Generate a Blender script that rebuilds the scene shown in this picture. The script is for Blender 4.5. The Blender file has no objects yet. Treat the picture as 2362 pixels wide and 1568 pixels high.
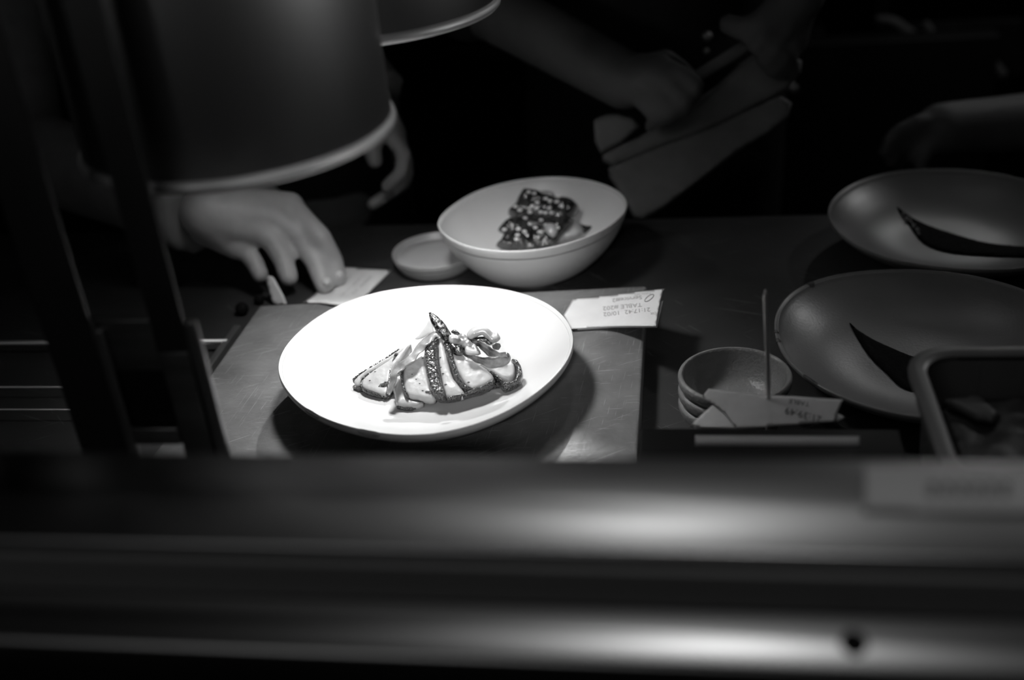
import bpy, bmesh, math, random
import numpy as np
from mathutils import Vector, Matrix, noise
from mathutils.geometry import delaunay_2d_cdt
from mathutils.bvhtree import BVHTree
from math import pi, sin, cos, radians, sqrt, atan2
random.seed(7)
S = 0.82                      # survey units -> metres
F = 2600.0                    # focal length in pixels of the 2362x1568 frame
sc = bpy.context.scene
COL = sc.collection

# ---------------------------------------------------------------- camera maths
RC = Matrix.Rotation(radians(10.4), 3, 'Z') @ Matrix.Rotation(radians(61), 3, 'X') @ Matrix.Rotation(radians(-5.5), 3, 'Z')
CAM = Vector((0, 0, .6))
def ray(x, y): return RC @ Vector(((x-1181)/F, -(y-784)/F, -1))
def P(x, y, z=0.0):
    d = ray(x, y); return CAM + d*((z-CAM.z)/d.z)
def Q(x, y, yy):
    d = ray(x, y); return CAM + d*(yy/d.y)
def onplane(o, n):
    def f(x, y):
        d = ray(x, y); return CAM + d*((o-CAM).dot(n)/d.dot(n))
    return f

# ---------------------------------------------------------------- materials
M = {}
def node(nt, t, **kw):
    n = nt.nodes.new(t)
    for k, v in kw.items():
        if k in n.inputs.keys(): n.inputs[k].default_value = v
        else: setattr(n, k, v)
    return n
def mat(name, a, b=None, rough=.5, metal=0., scale=30, bump=0., bscale=None, stretch=(1,1,1), spec=.5, sss=0., coat=0., aniso=0., rvar=0., detail=5, lo=.35, hi=.65, trans=0., alpha=1., emit=0.):
    m = bpy.data.materials.new(name); m.use_nodes = True
    nt = m.node_tree; bs = nt.nodes['Principled BSDF']
    if b is None: b = a
    tc = node(nt, 'ShaderNodeTexCoord'); mp = node(nt, 'ShaderNodeMapping')
    mp.inputs['Scale'].default_value = stretch
    nt.links.new(tc.outputs['Object'], mp.inputs[0])
    nz = node(nt, 'ShaderNodeTexNoise', Scale=scale, Detail=detail)
    nt.links.new(mp.outputs[0], nz.inputs['Vector'])
    cr = node(nt, 'ShaderNodeValToRGB')
    cr.color_ramp.elements[0].position = lo; cr.color_ramp.elements[1].position = hi
    cr.color_ramp.elements[0].color = (a, a, a, 1); cr.color_ramp.elements[1].color = (b, b, b, 1)
    nt.links.new(nz.outputs[0], cr.inputs[0]); nt.links.new(cr.outputs[0], bs.inputs['Base Color'])
    bs.inputs['Roughness'].default_value = rough; bs.inputs['Metallic'].default_value = metal
    bs.inputs['Specular IOR Level'].default_value = spec
    bs.inputs['Subsurface Weight'].default_value = sss; bs.inputs['Subsurface Scale'].default_value = .003; bs.inputs['Subsurface Radius'].default_value = (1, 1, 1)
    bs.inputs['Coat Weight'].default_value = coat; bs.inputs['Coat Roughness'].default_value = .12
    bs.inputs['Anisotropic'].default_value = aniso
    bs.inputs['Transmission Weight'].default_value = trans
    bs.inputs['Alpha'].default_value = alpha
    if emit:
        bs.inputs['Emission Color'].default_value = (1, 1, 1, 1); bs.inputs['Emission Strength'].default_value = emit
    if rvar:
        mr = node(nt, 'ShaderNodeMapRange'); mr.inputs['To Min'].default_value = max(0, rough-rvar); mr.inputs['To Max'].default_value = rough+rvar
        nt.links.new(nz.outputs[0], mr.inputs[0]); nt.links.new(mr.outputs[0], bs.inputs['Roughness'])
    if bump:
        n2 = node(nt, 'ShaderNodeTexNoise', Scale=bscale or scale, Detail=4)
        nt.links.new(mp.outputs[0], n2.inputs['Vector'])
        bp = node(nt, 'ShaderNodeBump', Strength=bump, Distance=.002)
        nt.links.new(n2.outputs[0], bp.inputs['Height']); nt.links.new(bp.outputs[0], bs.inputs['Normal'])
    M[name] = m
    return m
def scratches(m, base_socket_strength, col, angle, scale=14, thr=.66, rough=.25):
    """adds long thin scuff marks to a surface"""
    nt = m.node_tree; bs = nt.nodes['Principled BSDF']
    prev = bs.inputs['Base Color'].links[0].from_socket
    tc = node(nt, 'ShaderNodeTexCoord')
    tot = None
    for k, (an, st, sc_) in enumerate([(angle, 22, scale), (angle+.5, 14, scale*1.7), (angle-.9, 30, scale*1.3)]):
        m0 = node(nt, 'ShaderNodeMapping'); m0.inputs['Rotation'].default_value = (0, 0, an); nt.links.new(tc.outputs['Object'], m0.inputs[0])
        mp = node(nt, 'ShaderNodeMapping'); mp.inputs['Scale'].default_value = (1, st, 1)
        mp.inputs['Location'].default_value = (k*3.1, k*1.7, 0)
        nz = node(nt, 'ShaderNodeTexNoise', Scale=sc_, Detail=2)
        mr = node(nt, 'ShaderNodeMapRange'); mr.inputs['From Min'].default_value = thr; mr.inputs['From Max'].default_value = thr+.05
        nt.links.new(m0.outputs[0], mp.inputs[0]); nt.links.new(mp.outputs[0], nz.inputs['Vector']); nt.links.new(nz.outputs[0], mr.inputs[0])
        if tot is None: tot = mr.outputs[0]
        else:
            mx = node(nt, 'ShaderNodeMath', operation='MAXIMUM'); nt.links.new(tot, mx.inputs[0]); nt.links.new(mr.outputs[0], mx.inputs[1]); tot = mx.outputs[0]
    mu = node(nt, 'ShaderNodeMath', operation='MULTIPLY'); mu.inputs[1].default_value = base_socket_strength; nt.links.new(tot, mu.inputs[0])
    mix = node(nt, 'ShaderNodeMixRGB'); mix.inputs[2].default_value = (col, col, col, 1)
    nt.links.new(mu.outputs[0], mix.inputs[0]); nt.links.new(prev, mix.inputs[1]); nt.links.new(mix.outputs[0], bs.inputs['Base Color'])
    return m

scratches(mat('worktop', .045, .07, rough=.42, metal=.35, scale=7, rvar=.1, bump=.05, bscale=60), .5, .22, .35, 12, .68)
scratches(mat('board', .15, .25, rough=.42, metal=.25, scale=26, bump=.2, bscale=160, detail=9, lo=.3, hi=.7), .55, .42, -.6, 22, .66)
mat('glaze', .62, .58, rough=.22, scale=6, bump=.02, bscale=90, spec=.5)
mat('bowl_glaze', .68, .62, rough=.32, scale=9, bump=.04, bscale=120)
mat('dish_glaze', .36, .30, rough=.3, scale=9)
mat('clay', .30, .24, rough=.22, scale=40, bump=.4, bscale=420)
mat('dark_glaze', .21, .18, rough=.33, scale=14, bump=.07, bscale=420)
mat('chip', .05, .11, rough=.8, scale=200)
mat('chip_pale', .30, .38, rough=.8, scale=200)
mat('aluminium', .33, .42, rough=.36, metal=1., scale=10, stretch=(1,1,.05), bump=.02, bscale=200, aniso=.5)
mat('lip_metal', .7, .65, rough=.5, metal=.7, scale=10)
mat('rail_steel', .38, .44, rough=.31, metal=1., scale=4, stretch=(.15,3,1), rvar=.03, aniso=.4)
mat('rail_face', .24, .30, rough=.5, metal=.3, scale=4, stretch=(.15,3,1))
mat('panel_black', .012, .02, rough=.6, metal=.2, scale=10)
mat('post_black', .012, .02, rough=.5, scale=10)
mat('post_steel', .2, .3, rough=.35, metal=1., scale=26, stretch=(.4,.4,3))
mat('edge_steel', .3, .4, rough=.3, metal=1., scale=20)
mat('bright_steel', .6, .65, rough=.42, metal=.8, scale=30)
mat('box_black', .008, .01, rough=.5, scale=20, spec=.15)
mat('label', .40, .36, rough=.7, scale=30)
mat('rail_label', .6, .54, rough=.6, scale=30)
mat('label_print', .42, rough=.7)
mat('paper', .66, .62, rough=.75, scale=60, sss=0)
mat('paper_grey', .62, .54, rough=.8, scale=60)
mat('paper_light', .82, .75, rough=.8, scale=60)
mat('ink', .30, rough=.8)
mat('ink_dark', .10, rough=.8)
mat('pen', .16, rough=.6)
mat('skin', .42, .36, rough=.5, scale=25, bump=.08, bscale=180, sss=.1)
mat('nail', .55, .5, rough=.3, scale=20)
mat('skin_dim', .125, .105, rough=.6, scale=25)  # darker copy of skin: dim light on the rear people put into the colour
mat('jacket', .17, .14, rough=.85, scale=40, bump=.2, bscale=60)
mat('shirt_black', .010, .014, rough=.9, scale=30)
mat('hair', .02, .03, rough=.7, scale=50)
mat('towel', .21, .18, rough=.9, scale=50, bump=.2, bscale=200)
mat('button', .6, .5, rough=.4, metal=.6, scale=10)
mat('wall', .012, .018, rough=.7, scale=3)
mat('floor_m', .015, .022, rough=.6, scale=5)
mat('kitchen_steel', .16, .22, rough=.4, metal=.8, scale=6)
mat('meat', .50, .44, rough=.33, scale=60, bump=.12, bscale=300, sss=.25, coat=.25)
mat('fat', .46, .36, rough=.3, scale=70, bump=.15, bscale=200, sss=.3, coat=.3)
mat('crust', .010, .17, rough=.2, scale=900, bump=1., bscale=700, coat=.9, lo=.45, hi=.72)
mat('crumb', .06, .55, rough=.3, scale=500, bump=.5, bscale=500, coat=.4, lo=.45, hi=.6)
mat('char', .008, .10, rough=.2, scale=260, bump=.6, bscale=400, coat=1., lo=.48, hi=.66)
mat('petal', .36, .13, rough=.25, scale=85, bump=.3, bscale=90, coat=.4, sss=.2)
mat('petal_dark', .03, .26, rough=.25, scale=70, bump=.4, bscale=120, coat=.5, lo=.38, hi=.6)
mat('leaf_pale', .55, .48, rough=.3, scale=60, sss=.3, bump=.2, bscale=120)
mat('sauce_black', .004, .009, rough=.75, scale=200, bump=.3, bscale=500, spec=.06)
mat('glazed', .008, .06, rough=.16, scale=90, bump=.7, bscale=160, coat=.8, lo=.4, hi=.75)
mat('potato', .34, .22, rough=.35, scale=60, bump=.3, bscale=120, coat=.2)
mat('sesame', .75, .65, rough=.4, scale=50)
mat('cream', .42, .38, rough=.25, scale=20, coat=.2)
mat('plastic', .16, .14, rough=.35, scale=20, alpha=.93)
mat('dark_food', .010, .035, rough=.5, scale=40, bump=.4, bscale=90)
mat('grey_food', .09, .07, rough=.5, scale=40)
mat('pale_glint', .3, .4, rough=.08, coat=1., scale=30)
mat('bulb', .9, emit=0.0)
mat('bulb_lit', .9, emit=42.0)
mat('white_inside', .75, .7, rough=.35, metal=.6, scale=10)
mat('cable', .02, rough=.6)

# ---------------------------------------------------------------- object factories
def link(o): COL.objects.link(o); return o
def tag(o, label=None, cat=None, group=None, kind=None):
    if label: o['label'] = label
    if cat: o['category'] = cat
    if group: o['group'] = group
    if kind: o['kind'] = kind
    return o
ORG = {}
def empty(name, loc, label, cat, group=None):
    o = bpy.data.objects.new(name, None); link(o)
    o.empty_display_size = .02
    o.location = Vector(loc)*S; ORG[o] = Vector(loc)
    return tag(o, label, cat, group)
def build(name, verts, faces, m, parent=None, smooth=True, sharp=None, mats=None, midx=None):
    vs = [Vector(v) for v in verts]
    if parent is None:
        mn = [min(v[i] for v in vs) for i in range(3)]; mx = [max(v[i] for v in vs) for i in range(3)]
        org = Vector(((mn[0]+mx[0])/2, (mn[1]+mx[1])/2, mn[2]))
    else: org = ORG[parent]
    me = bpy.data.meshes.new(name)
    me.from_pydata([tuple((v-org)*S) for v in vs], [], [tuple(f) for f in faces])
    me.update()
    bm = bmesh.new(); bm.from_mesh(me); bmesh.ops.recalc_face_normals(bm, faces=bm.faces[:]); bm.to_mesh(me); bm.free()
    for p in me.polygons: p.use_smooth = smooth
    if sharp: me.set_sharp_from_angle(angle=radians(sharp))
    if mats:
        for k in mats: me.materials.append(M[k])
        for p, i in zip(me.polygons, midx): p.material_index = i
    else: me.materials.append(M[m])
    o = bpy.data.objects.new(name, me); link(o)
    ORG[o] = org
    if parent is None: o.location = org*S
    else: o.parent = parent
    return o
def bmout(bm):
    bm.verts.ensure_lookup_table(); bm.verts.index_update()
    vs = [v.co.copy() for v in bm.verts]; fs = [[v.index for v in f.verts] for f in bm.faces]; bm.free()
    return vs, fs
def join(*parts):
    V, Fc = [], []
    for v, f in parts:
        b = len(V); V += list(v); Fc += [[i+b for i in q] for q in f]
    return V, Fc
def boxg(x0, x1, y0, y1, z0, z1, bev=0., seg=3):
    bm = bmesh.new()
    bmesh.ops.create_cube(bm, size=1)
    for v in bm.verts: v.co = Vector(((x0+x1)/2+v.co.x*(x1-x0), (y0+y1)/2+v.co.y*(y1-y0), (z0+z1)/2+v.co.z*(z1-z0)))
    if bev: bmesh.ops.bevel(bm, geom=bm.edges[:], offset=bev, segments=seg, profile=.5, affect='EDGES')
    return bmout(bm)
def box(name, x0, x1, y0, y1, z0, z1, m, parent=None, bev=.001):
    v, f = boxg(x0, x1, y0, y1, z0, z1, bev)
    return build(name, v, f, m, parent, smooth=True, sharp=40)
def latheg(prof, c, R=None, n=128):
    """prof: (r, z) closed section from axis to axis; R(theta) multiplies r"""
    V, Fc = [], []
    rings = []
    for r, z in prof:
        if r < 1e-6: rings.append([len(V)]); V.append(Vector((c[0], c[1], z)))
        else:
            row = []
            for k in range(n):
                t = 2*pi*k/n; rr = r*(R(t) if R else 1.)
                row.append(len(V)); V.append(Vector((c[0]+rr*cos(t), c[1]+rr*sin(t), z)))
            rings.append(row)
    for a, b in zip(rings, rings[1:]):
        for k in range(n):
            k2 = (k+1) % n
            if len(a) == 1 and len(b) == 1: continue
            if len(a) == 1: Fc.append([a[0], b[k], b[k2]])
            elif len(b) == 1: Fc.append([a[k], b[0], a[k2]])
            else: Fc.append([a[k], b[k], b[k2], a[k2]])
    return V, Fc
def smoothprof(pts, n=6):
    out = []
    for i in range(len(pts)-1):
        p0 = pts[max(i-1, 0)]; p1 = pts[i]; p2 = pts[i+1]; p3 = pts[min(i+2, len(pts)-1)]
        for k in range(n):
            t = k/n
            out.append(tuple(.5*((2*p1[j])+(-p0[j]+p2[j])*t+(2*p0[j]-5*p1[j]+4*p2[j]-p3[j])*t*t+(-p0[j]+3*p1[j]-3*p2[j]+p3[j])*t**3) for j in range(len(p1))))
    out.append(tuple(pts[-1])); return [tuple([max(0, q[0])]+list(q[1:])) if len(q) == 2 else q for q in out]
def outline(pix, z, c):
    """radius as a function of angle of a rim seen through pix at height z"""
    a = []
    for x, y in pix:
        p = P(x, y, z); a.append((atan2(p.y-c[1], p.x-c[0]) % (2*pi), sqrt((p.x-c[0])**2+(p.y-c[1])**2)))
    a.sort()
    th = [q[0] for q in a]; rr = [q[1] for q in a]
    th = [th[-1]-2*pi]+th+[th[0]+2*pi]; rr = [rr[-1]]+rr+[rr[0]]
    g = np.interp(np.linspace(0, 2*pi, 361)[:-1], th, rr)
    k = np.exp(-np.linspace(-2, 2, 41)**2); k /= k.sum()
    g = np.convolve(np.concatenate([g[-20:], g, g[:20]]), k, 'valid')
    def R(t): x = (t % (2*pi))/(2*pi)*360; i = int(x) % 360; f = x-int(x); return float(g[i]*(1-f)+g[(i+1) % 360]*f)
    return R
def tubeg(pts, rad, n=14, flat=1.0, caps=True, sub=0, thin=1.0):
    pts = [Vector(p) for p in pts]
    if not isinstance(rad, (list, tuple)): rad = [rad]*len(pts)
    if sub:
        pp, rr = [], []
        for i in range(len(pts)-1):
            p0 = pts[max(i-1, 0)]; p1 = pts[i]; p2 = pts[i+1]; p3 = pts[min(i+2, len(pts)-1)]
            for k in range(sub):
                t = k/sub
                pp.append(.5*((2*p1)+(-p0+p2)*t+(2*p0-5*p1+4*p2-p3)*t*t+(-p0+3*p1-3*p2+p3)*t**3)); rr.append(rad[i]*(1-t)+rad[i+1]*t)
        pp.append(pts[-1]); rr.append(rad[-1]); pts, rad = pp, rr
    V, Fc = [], []
    up = None
    for i, p in enumerate(pts):
        d = (pts[min(i+1, len(pts)-1)]-pts[max(i-1, 0)]).normalized()
        if up is None:
            up = Vector((0, 0, 1)) if abs(d.z) < .9 else Vector((0, 1, 0))
        s = d.cross(up).normalized(); up = s.cross(d).normalized()
        for k in range(n):
            a = 2*pi*k/n; V.append(p+s*cos(a)*rad[i]*thin+up*sin(a)*rad[i]*flat)
    for i in range(len(pts)-1):
        for k in range(n):
            k2 = (k+1) % n; Fc.append([i*n+k, i*n+k2, (i+1)*n+k2, (i+1)*n+k])
    if caps:
        Fc.append(list(range(n))[::-1]); Fc.append([(len(pts)-1)*n+k for k in range(n)])
    return V, Fc
def sphereg(c, r, u=20, v=12, sc3=(1, 1, 1)):
    bm = bmesh.new(); bmesh.ops.create_uvsphere(bm, u_segments=u, v_segments=v, radius=1)
    for q in bm.verts: q.co = Vector((c[0]+q.co.x*r*sc3[0], c[1]+q.co.y*r*sc3[1], c[2]+q.co.z*r*sc3[2]))
    return bmout(bm)
def remeshed(name, geo, m, parent, voxel, smooth=4, mats=None):
    """joins overlapping closed shapes into one continuous skin"""
    o = build(name, geo[0], geo[1], m, parent)
    md = o.modifiers.new('r', 'REMESH'); md.mode = 'VOXEL'; md.voxel_size = voxel*S; md.use_smooth_shade = True
    ms = o.modifiers.new('s', 'SMOOTH'); ms.factor = .5; ms.iterations = smooth
    dg = bpy.context.evaluated_depsgraph_get(); dg.update()
    me = bpy.data.meshes.new_from_object(o.evaluated_get(dg)); me.name = name
    o.modifiers.clear(); old = o.data; o.data = me; bpy.data.meshes.remove(old)
    for p in me.polygons: p.use_smooth = True
    if not me.materials: me.materials.append(M[m])
    return o
def limb(pts, rads):
    """chain of tapered segments with round joints"""
    g = []
    for i in range(len(pts)-1):
        g.append(tubeg([pts[i], pts[i+1]], [rads[i], rads[i+1]], 20))
    for p, r in zip(pts, rads): g.append(sphereg(p, r, 20, 14))
    return g

def inpoly(x, y, poly):
    c = False; j = len(poly)-1
    for i in range(len(poly)):
        xi, yi = poly[i]; xj, yj = poly[j]
        if (yi > y) != (yj > y) and x < (xj-xi)*(y-yi)/(yj-yi)+xi: c = not c
        j = i
    return c
def smoothpoly(poly, n=4):
    out = []; L = len(poly)
    for i in range(L):
        p0, p1, p2, p3 = poly[i-1], poly[i], poly[(i+1) % L], poly[(i+2) % L]
        for k in range(n):
            t = k/n
            out.append(tuple(.5*((2*p1[j])+(-p0[j]+p2[j])*t+(2*p0[j]-5*p1[j]+4*p2[j]-p3[j])*t*t+(-p0[j]+3*p1[j]-3*p2[j]+p3[j])*t**3) for j in (0, 1)))
    return out
def sheetg(poly, ptf, nv, front, back, edge, step, amp=0., freq=1., warp=None, seed=0., backpow=False):
    """solid slab whose outline is poly; front/back bulge in metres, edge = rounding width in px"""
    pts = []; L = len(poly)
    for i in range(L):
        a, b = poly[i], poly[(i+1) % L]; d = math.hypot(b[0]-a[0], b[1]-a[1]); m = max(1, int(d/step))
        for k in range(m): pts.append((a[0]+(b[0]-a[0])*k/m, a[1]+(b[1]-a[1])*k/m))
    nb = len(pts); bd = np.array(pts); nx = np.roll(bd, -1, 0); dv = nx-bd; l2 = (dv**2).sum(1)+1e-9
    def dist(x, y):
        q = np.array([x, y])-bd; t = np.clip((q*dv).sum(1)/l2, 0, 1); return float(np.sqrt(((q-dv*t[:, None])**2).sum(1).min()))
    x0, y0 = bd.min(0); x1, y1 = bd.max(0); ds = [0.]*nb
    y = y0; r = 0
    while y <= y1:
        x = x0+(step/2 if r % 2 else 0)
        while x <= x1:
            if inpoly(x, y, pts[:nb]):
                dd = dist(x, y)
                if dd > step*.45: pts.append((x, y)); ds.append(dd)
            x += step
        y += step*.87; r += 1
    res = delaunay_2d_cdt([Vector(p) for p in pts], [(i, (i+1) % nb) for i in range(nb)], [], 1, 1e-5)
    v2, tris = res[0], res[2]
    orig = res[3]
    V, idxB = [], []
    base = []
    isb = []
    for i, q in enumerate(v2):
        o = orig[i][0] if orig[i] else -1
        d = ds[o] if 0 <= o < len(ds) else 0.
        t = min(d/edge, 1.); h = sqrt(max(0, 1-(1-t)**2))
        p = ptf(q.x, q.y)
        if warp: p = p+nv*warp(q.x, q.y)
        nzv = amp*noise.noise((p+Vector((seed, seed, 0)))*freq)+amp*.5*noise.noise((p+Vector((0, seed, seed)))*freq*2.3) if amp else 0.
        base.append((p, h, nzv)); isb.append(d <= 0.)
        V.append(p+nv*(front*h+nzv*(.4+.6*h)))
    n = len(V); bi = {}
    for i in range(n):
        if isb[i]: bi[i] = i
        else:
            p, h, nzv = base[i]; bi[i] = len(V); V.append(p-nv*(back*h)+nv*nzv*.3)
    Fc = [list(t) for t in tris]+[[bi[i] for i in reversed(t)] for t in tris]
    Fc = [f for f in Fc if len(set(f)) == 3]
    return V, Fc
def sheet(name, poly, ptf, nv, front, back, edge, step, m, parent=None, sm=0, **kw):
    if sm: poly = smoothpoly(poly, sm)
    v, f = sheetg(poly, ptf, nv, front, back, edge, step, **kw)
    return build(name, v, f, m, parent)
def textg(txt, o, ux, uy, ptf):
    """flat lettering laid on a surface: o = pixel of the text origin, ux/uy pixel vectors per text unit"""
    cu = bpy.data.curves.new('t', 'FONT'); cu.body = txt; cu.size = 1.; cu.resolution_u = 3; cu.extrude = 0
    ob = bpy.data.objects.new('t', cu); link(ob)
    dg = bpy.context.evaluated_depsgraph_get(); dg.update()
    me = bpy.data.meshes.new_from_object(ob.evaluated_get(dg))
    V = [ptf(o[0]+ux[0]*v.co.x+uy[0]*v.co.y, o[1]+ux[1]*v.co.x+uy[1]*v.co.y) for v in me.vertices]
    Fc = [list(p.vertices) for p in me.polygons]
    bpy.data.objects.remove(ob); bpy.data.curves.remove(cu); bpy.data.meshes.remove(me)
    return V, Fc
Z = Vector((0, 0, 1))

# ================================================================ the room
def struct(o): o['kind'] = 'structure'; return o
FZ = -1.08
struct(box('floor', -3.2, 3.4, -1.6, 4.2, FZ-.05, FZ, 'floor_m'))
struct(box('wall_back', -3.2, 3.4, 4.2, 4.3, FZ, 2.0, 'wall'))
struct(box('wall_left', -3.3, -3.2, -1.6, 4.2, FZ, 2.0, 'wall'))
struct(box('wall_right', 3.4, 3.5, -1.6, 4.2, FZ, 2.0, 'wall'))
struct(box('ceiling', -3.2, 3.4, -1.6, 4.2, 2.0, 2.05, 'wall'))

# ================================================================ pass counter
pc = empty('pass_counter', (0, .95, FZ), 'long dark steel kitchen counter with a scratched top under the bowls and board', 'counter')
box('worktop', -1.7, 1.5, .475, 1.392, -.035, 0, 'worktop', pc, bev=.004)
box('cabinet_body', -1.68, 1.48, .49, 1.34, FZ, -.035, 'panel_black', pc, bev=.003)

gr = empty('steel_guard_rail', (0, .42, FZ), 'blurred stepped steel rail running across the whole foreground', 'rail')
XL, XR = -1.7, 1.5
box('upper_ledge', XL, XR, .392, .467, .232, .270, 'rail_steel', gr, bev=.0035)
box('riser', XL, XR, .389, .393, .2405, .262, 'rail_face', gr, bev=.0008)
v, f = boxg(XL, XR, .363, .3915, .17, .2405, .003)
v = [Vector((p.x, p.y, p.z-(.3915-p.y)*.36 if p.z > .2 else p.z)) for p in v]
build('lower_ledge', v, f, 'rail_steel', gr, sharp=40)
box('front_panel', XL, XR, .368, .380, FZ, .172, 'panel_black', gr, bev=.002)
box('back_panel', XL, XR, .455, .466, FZ, .234, 'rail_face', gr, bev=.002)
sp = P(1970, 1478, .2365)
v, f = latheg([(0, .2385), (.0045, .2385), (.0058, .2368), (.0058, .2345), (0, .2345)], sp, n=32)
build('screw', v, f, 'box_black', gr)
rl = [P(1992, 1072, .2712), P(2480, 1082, .2712), P(2480, 1190, .2712), P(1992, 1182, .2712)]
rail_label = sheet('rail_label', [(1992, 1072), (2480, 1078), (2480, 1188), (1992, 1180)], lambda x, y: P(x, y, .2709), Z, .0004, .0002, 2, 12, 'rail_label')
tag(rail_label, 'grey printed label stuck on the right end of the foreground steel rail', 'label')
v, f = join(*[sheetg([(2140+k*34, 1112), (2160+k*34, 1112), (2158+k*34, 1146), (2138+k*34, 1146)], lambda x, y: P(x, y, .2714), Z, .0002, .0001, 2, 12) for k in range(6)])
build('print_mark', v, f, 'label_print', rail_label)

# ---------------------------------------------------------------- frame at the left (posts and crossbars in front of the first lamp)
PY = .622
fr = empty('guard_frame', (-.5, PY, 0), 'dark steel upright frame with crossbars standing at the left of the counter', 'frame')
def xat(px, py): return Q(px, py, PY).x
xr = xat(490, 1010); xb = xat(414, 1000); xa1 = xat(284, 1005); xa0 = xat(175, 1000)
zA = Q(182, 762, PY).z; zB = Q(425, 742, PY).z  # edge strips are cut off where the light on the post edges fades
box('post', xa0, xa1, PY, PY+.003, 0, 1.2, 'post_black', fr, bev=.0006)
box('post', xb, xr, PY, PY+.003, 0, 1.2, 'post_black', fr, bev=.0006)
box('lit_edge_strip', xr+.0002, xr+.009, PY-.001, PY+.004, 0, zB, 'edge_steel', fr, bev=.0012)
box('lit_edge_strip', xa1+.0002, xa1+.008, PY-.001, PY+.004, 0, zA, 'edge_steel', fr, bev=.0012)
zb0 = Q(350, 1022, PY).z; zb1 = Q(350, 985, PY).z; zc0 = Q(330, 862, PY).z; zc1 = Q(300, 745, PY).z
box('crossbar', xa1+.008, xb, PY-.002, PY+.004, zb0, zb1, 'edge_steel', fr, bev=.001)
box('dark_opening_panel', xa1+.0005, xb, PY+.005, PY+.007, zb0, zc0, 'box_black', fr, bev=.0005)  # black sheet added to keep the opening between the posts dark
box('crossbar', xa1+.0005, xb, PY+.004, PY+.008, zc0, zc1, 'post_steel', fr, bev=.001)
lp = box('lower_reflection', xb+.002, xr-.001, PY-.0025, PY-.0003, 0, Q(415, 810, PY).z, 'post_steel', fr, bev=.0006)  # paler plate added as the reflected light on the lower post

# ---------------------------------------------------------------- rack with bright rods, left of the board
rk = empty('steel_rack', (-.75, 1.0, 0), 'low wire rack with thin bright rods left of the scratched board', 'rack')
for (yy, r) in ((P(480, 788, .012).y, .0030), (P(100, 893, .012).y, .0012), (P(100, 945, .012).y, .0010)):
    v, f = tubeg([(-1.25, yy, .012), (-.515, yy, .012)], r, 12); build('rod', v, f, 'bright_steel', rk)
box('side_bar', -.52, -.512, .90, 1.08, 0, .014, 'kitchen_steel', rk, bev=.001)
box('side_bar', -1.26, -1.252, .90, 1.08, 0, .014, 'kitchen_steel', rk, bev=.001)

# ================================================================ board
def slab(pix, z0, z1, bev):
    cs = [P(x, y, z1) for x, y in pix]; return cs
bm = bmesh.new()
BT = .030
pts = [P(598, 704, BT), P(1492, 658, BT), Vector((-.047, .775, BT)), Vector((-.494, .775, BT))]
b0 = [bm.verts.new((p.x, p.y, 0)) for p in pts]; t0 = [bm.verts.new((p.x, p.y, BT)) for p in pts]
bm.faces.new(b0[::-1]); bm.faces.new(t0)
for i in range(4): bm.faces.new([b0[i], b0[(i+1) % 4], t0[(i+1) % 4], t0[i]])
bmesh.ops.recalc_face_normals(bm, faces=bm.faces[:])
bmesh.ops.bevel(bm, geom=bm.edges[:], offset=.0035, segments=3, profile=.5, affect='EDGES')
v, f = bmout(bm)
bd = build('serving_board', v, f, 'board', sharp=50)
tag(bd, 'grey scratched metal-topped board on the counter beneath the white plate', 'board')

# ================================================================ crockery
class Dish: pass
def dish(name, c, R, inner, outer, m, label, cat, group=None, n=160):
    """inner/outer: (fraction of rim radius, z); builds one closed vessel; part names: body, rim"""
    d = Dish(); d.c = c; d.R = R; LT = .978; d.inner = smoothprof(inner, 6); d.outer = smoothprof(outer, 6)
    d.root = empty(name, (c[0], c[1], min(z for r, z in outer)), label, cat, group)
    # split: the rim band is its own part
    ri = [p for p in d.inner if p[0] < LT]; ro = [p for p in d.outer if p[0] < LT]
    iA = ri[-1]; oA = ro[0]
    v, f = latheg(ri+ro, c, R, n); build('body', v, f, m, d.root)
    ti = [p for p in d.inner if p[0] >= LT]; to = [p for p in d.outer if p[0] >= LT]
    ring = [iA]+ti+to+[oA]; ring = ring+[ring[0]]
    v, f = latheg(ring, c, R, n); d.rim = build('rim', v, f, m, d.root)
    rs = np.array([p[0] for p in d.inner]); zs = np.array([p[1] for p in d.inner])
    def surf(x, y):
        t = atan2(y-c[1], x-c[0]); r = sqrt((x-c[0])**2+(y-c[1])**2)/R(t); return float(np.interp(r, rs, zs))
    d.surf = surf
    def pt(px, py, lift=0.):
        z = inner[0][1]
        for _ in range(25):
            q = P(px, py, z); z = .5*z+.5*(surf(q.x, q.y)+lift)
        return P(px, py, z)
    d.pt = pt
    return d
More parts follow.
